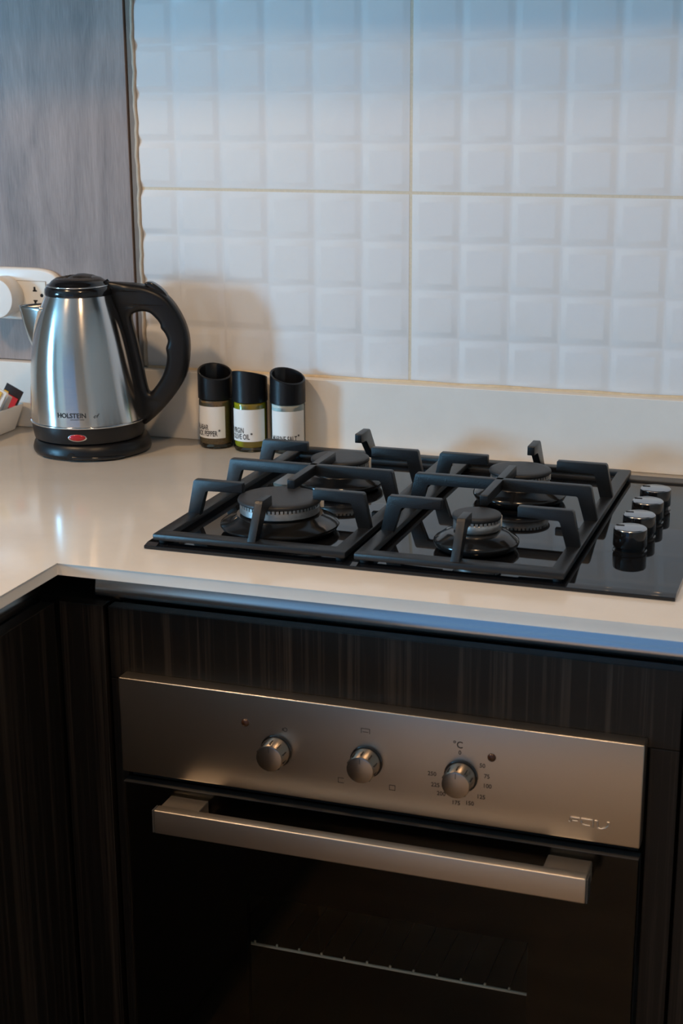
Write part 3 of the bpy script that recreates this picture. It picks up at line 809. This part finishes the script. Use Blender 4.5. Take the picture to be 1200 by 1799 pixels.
# ------------------------------------------------------------------ wall socket and plug adaptor
sk = tag(empty('wall_socket', (-.6305, -.0040, 1.1090)), 'white double wall socket on the wood panel', 'socket')
def squircle(w, h, n=3.2, N=64):
    P = []
    for i in range(N):
        a = 2*PI*i/N; c, s = math.cos(a), math.sin(a)
        P.append((w*math.copysign(abs(c)**(2/n), c), h*math.copysign(abs(s)**(2/n), s)))
    return P
b = NB(); rows = []
for sc, y in ((1.0, -.0001), (1.0, -.0035), (.985, -.0065), (.955, -.0085), (.93, -.0090)):
    rows.append([b.verts.new((x-(.0787*0), y, z)) for x, z in squircle(.0757-(1-sc)*.05, .0405-(1-sc)*.05, 4.0)])
for A, B in zip(rows, rows[1:]):
    for k in range(64): b.faces.new((A[k], A[(k+1) % 64], B[(k+1) % 64], B[k]))
b.faces.new(rows[-1]); b.faces.new(rows[0][::-1])
build('cover_plate', b, M['white'], sk, smooth=50)
ins = build('socket_insert', boxm(-.0535, .0515, -.0104, -.0088, -.0215, .0205, bev=.0004, seg=1), M['cream'], sk)
build('insert_gap', boxm(-.0542, .0522, -.00925, -.0089, -.0222, .0212), M['edgeband'], sk)
def hole(pts):
    return prism(NB(), [(x, z) for x, z in pts], -.0107, -.0100, 'y')
for x, z, fl in ((.0322, .0085, 1), (.0325, -.0115, -1)):
    build('pin_hole', hole([(x-.0032, z-.0035*fl), (x+.0040, z-.0035*fl), (x+.0040, z-.0015*fl), (x+.0018, z-.0010*fl), (x+.0015, z+.0038*fl), (x-.0015, z+.0038*fl), (x-.0018, z-.0010*fl), (x-.0032, z-.0015*fl)]), M['black'], ins)
build('pin_hole', hole([(.0442+.0028*math.cos(k*PI/6), -.0006+.0028*math.sin(k*PI/6)) for k in range(12)]), M['black'], ins)
pl = tag(empty('plug_adaptor', (-.6490, -.0144, 1.1060)), 'round white plug-in adaptor sticking out of the socket', 'plug')
b = lathe(NB(), [(0, .0), (.0305, .0), (.0312, .001), (.0312, .0325), (.0304, .0340), (.0285, .0344), (0, .0344)], 64)
bmesh.ops.rotate(b, verts=b.verts[:], cent=(0, 0, 0), matrix=Matrix.Rotation(PI/2, 3, 'X'))
build('adaptor_body', b, M['white'], pl, smooth=40)

# ------------------------------------------------------------------ dish of sachets at the left edge
ds = tag(empty('sachet_dish', (-.715, -.112, ZC)), 'white ceramic dish holding sachets at the left edge', 'dish')
b = NB()
def rrect(hx, hy, z, r=.012, n=5):
    P = []
    for cx_, cy_, a0_ in ((hx-r, hy-r, 0), (-hx+r, hy-r, PI/2), (-hx+r, -hy+r, PI), (hx-r, -hy+r, 1.5*PI)):
        for i in range(n+1):
            a = a0_+i/n*PI/2; P.append((cx_+r*math.cos(a), cy_+r*math.sin(a), z))
    return [b.verts.new(p) for p in P]
rows = [rrect(.078, .072, .0006), rrect(.084, .078, .0012), rrect(.0965, .0865, .0395), rrect(.0960, .0860, .0410), rrect(.0935, .0835, .0410), rrect(.0925, .0825, .0395), rrect(.080, .072, .006), rrect(.070, .062, .0045)]
for A, B in zip(rows, rows[1:]):
    for k in range(len(A)): b.faces.new((A[k], A[(k+1) % len(A)], B[(k+1) % len(A)], B[k]))
b.faces.new(rows[-1]); b.faces.new(rows[0][::-1])
build('dish_shell', b, M['ceramic'], ds, smooth=50)

def sachet(name, base, tilt_r, tilt_b, w, h, t, mats, label, yaw=0.0, bands=()):
    """pillow packet: base centre, leaning right by tilt_r and back by tilt_b"""
    r = empty(name, base)
    r.rotation_euler = (-tilt_b, tilt_r, yaw)
    tag(r, label, 'sachet', 'sachets in the dish')
    b = NB(); n = 10; F = []; B = []
    for i in range(n+1):
        f = i/n; th = t*max(.12, math.sin(PI*min(1, max(0, (f-.03)/.90))))**.5
        F.append([b.verts.new((w*(k/4-.5), -th/2*(1-abs(k/2-1)**3*.85), h*f)) for k in range(5)])
        B.append([b.verts.new((w*(k/4-.5), th/2*(1-abs(k/2-1)**3*.85), h*f)) for k in range(5)])
    for i in range(n):
        for k in range(4):
            b.faces.new((F[i][k], F[i][k+1], F[i+1][k+1], F[i+1][k])); b.faces.new((B[i][k+1], B[i][k], B[i+1][k], B[i+1][k+1]))
        b.faces.new((F[i][4], B[i][4], B[i+1][4], F[i+1][4])); b.faces.new((B[i][0], F[i][0], F[i+1][0], B[i+1][0]))
    b.faces.new([v for v in F[0]][::-1]+[v for v in B[0]]); b.faces.new([v for v in F[n]]+[v for v in B[n]][::-1])
    build('packet', b, mats, r, smooth=50)
    for bn, (x0, x1, z0, z1, mm) in enumerate(bands):
        q = NB(); box(q, w*x0, w*x1, -t*.5-.0006, -t*.2, h*z0, h*z1)
        build('print_patch', q, mm, r)
    return r
zb_ = ZC+.008
sachet('sugar_sachet', (-.656, -.100, zb_), .49, .06, .024, .076, .005, M['paperwhite'], 'white sachet with yellow printed front leaning in the dish',
       bands=[(-.46, .25, .45, .96, M['yellow']), (-.25, .05, .62, .86, M['darkprint'])])
sachet('sugar_sachet', (-.650, -.090, zb_), .49, .06, .010, .070, .005, M['paperwhite'], 'narrow white stick sachet, second from the dish rim')
sachet('sugar_sachet', (-.645, -.080, zb_), .48, .06, .011, .061, .005, M['greypaper'], 'narrow grey-white stick sachet nearest the dish rim')
sachet('coffee_sachet', (-.654, -.058, zb_), .50, .03, .030, .070, .004, M['darkprint'], 'dark coffee sachet with red print and black crimped top',
       bands=[(-.46, .40, .52, .80, M['redprint']), (-.46, -.20, .66, .84, M['yellow'])], yaw=.15)
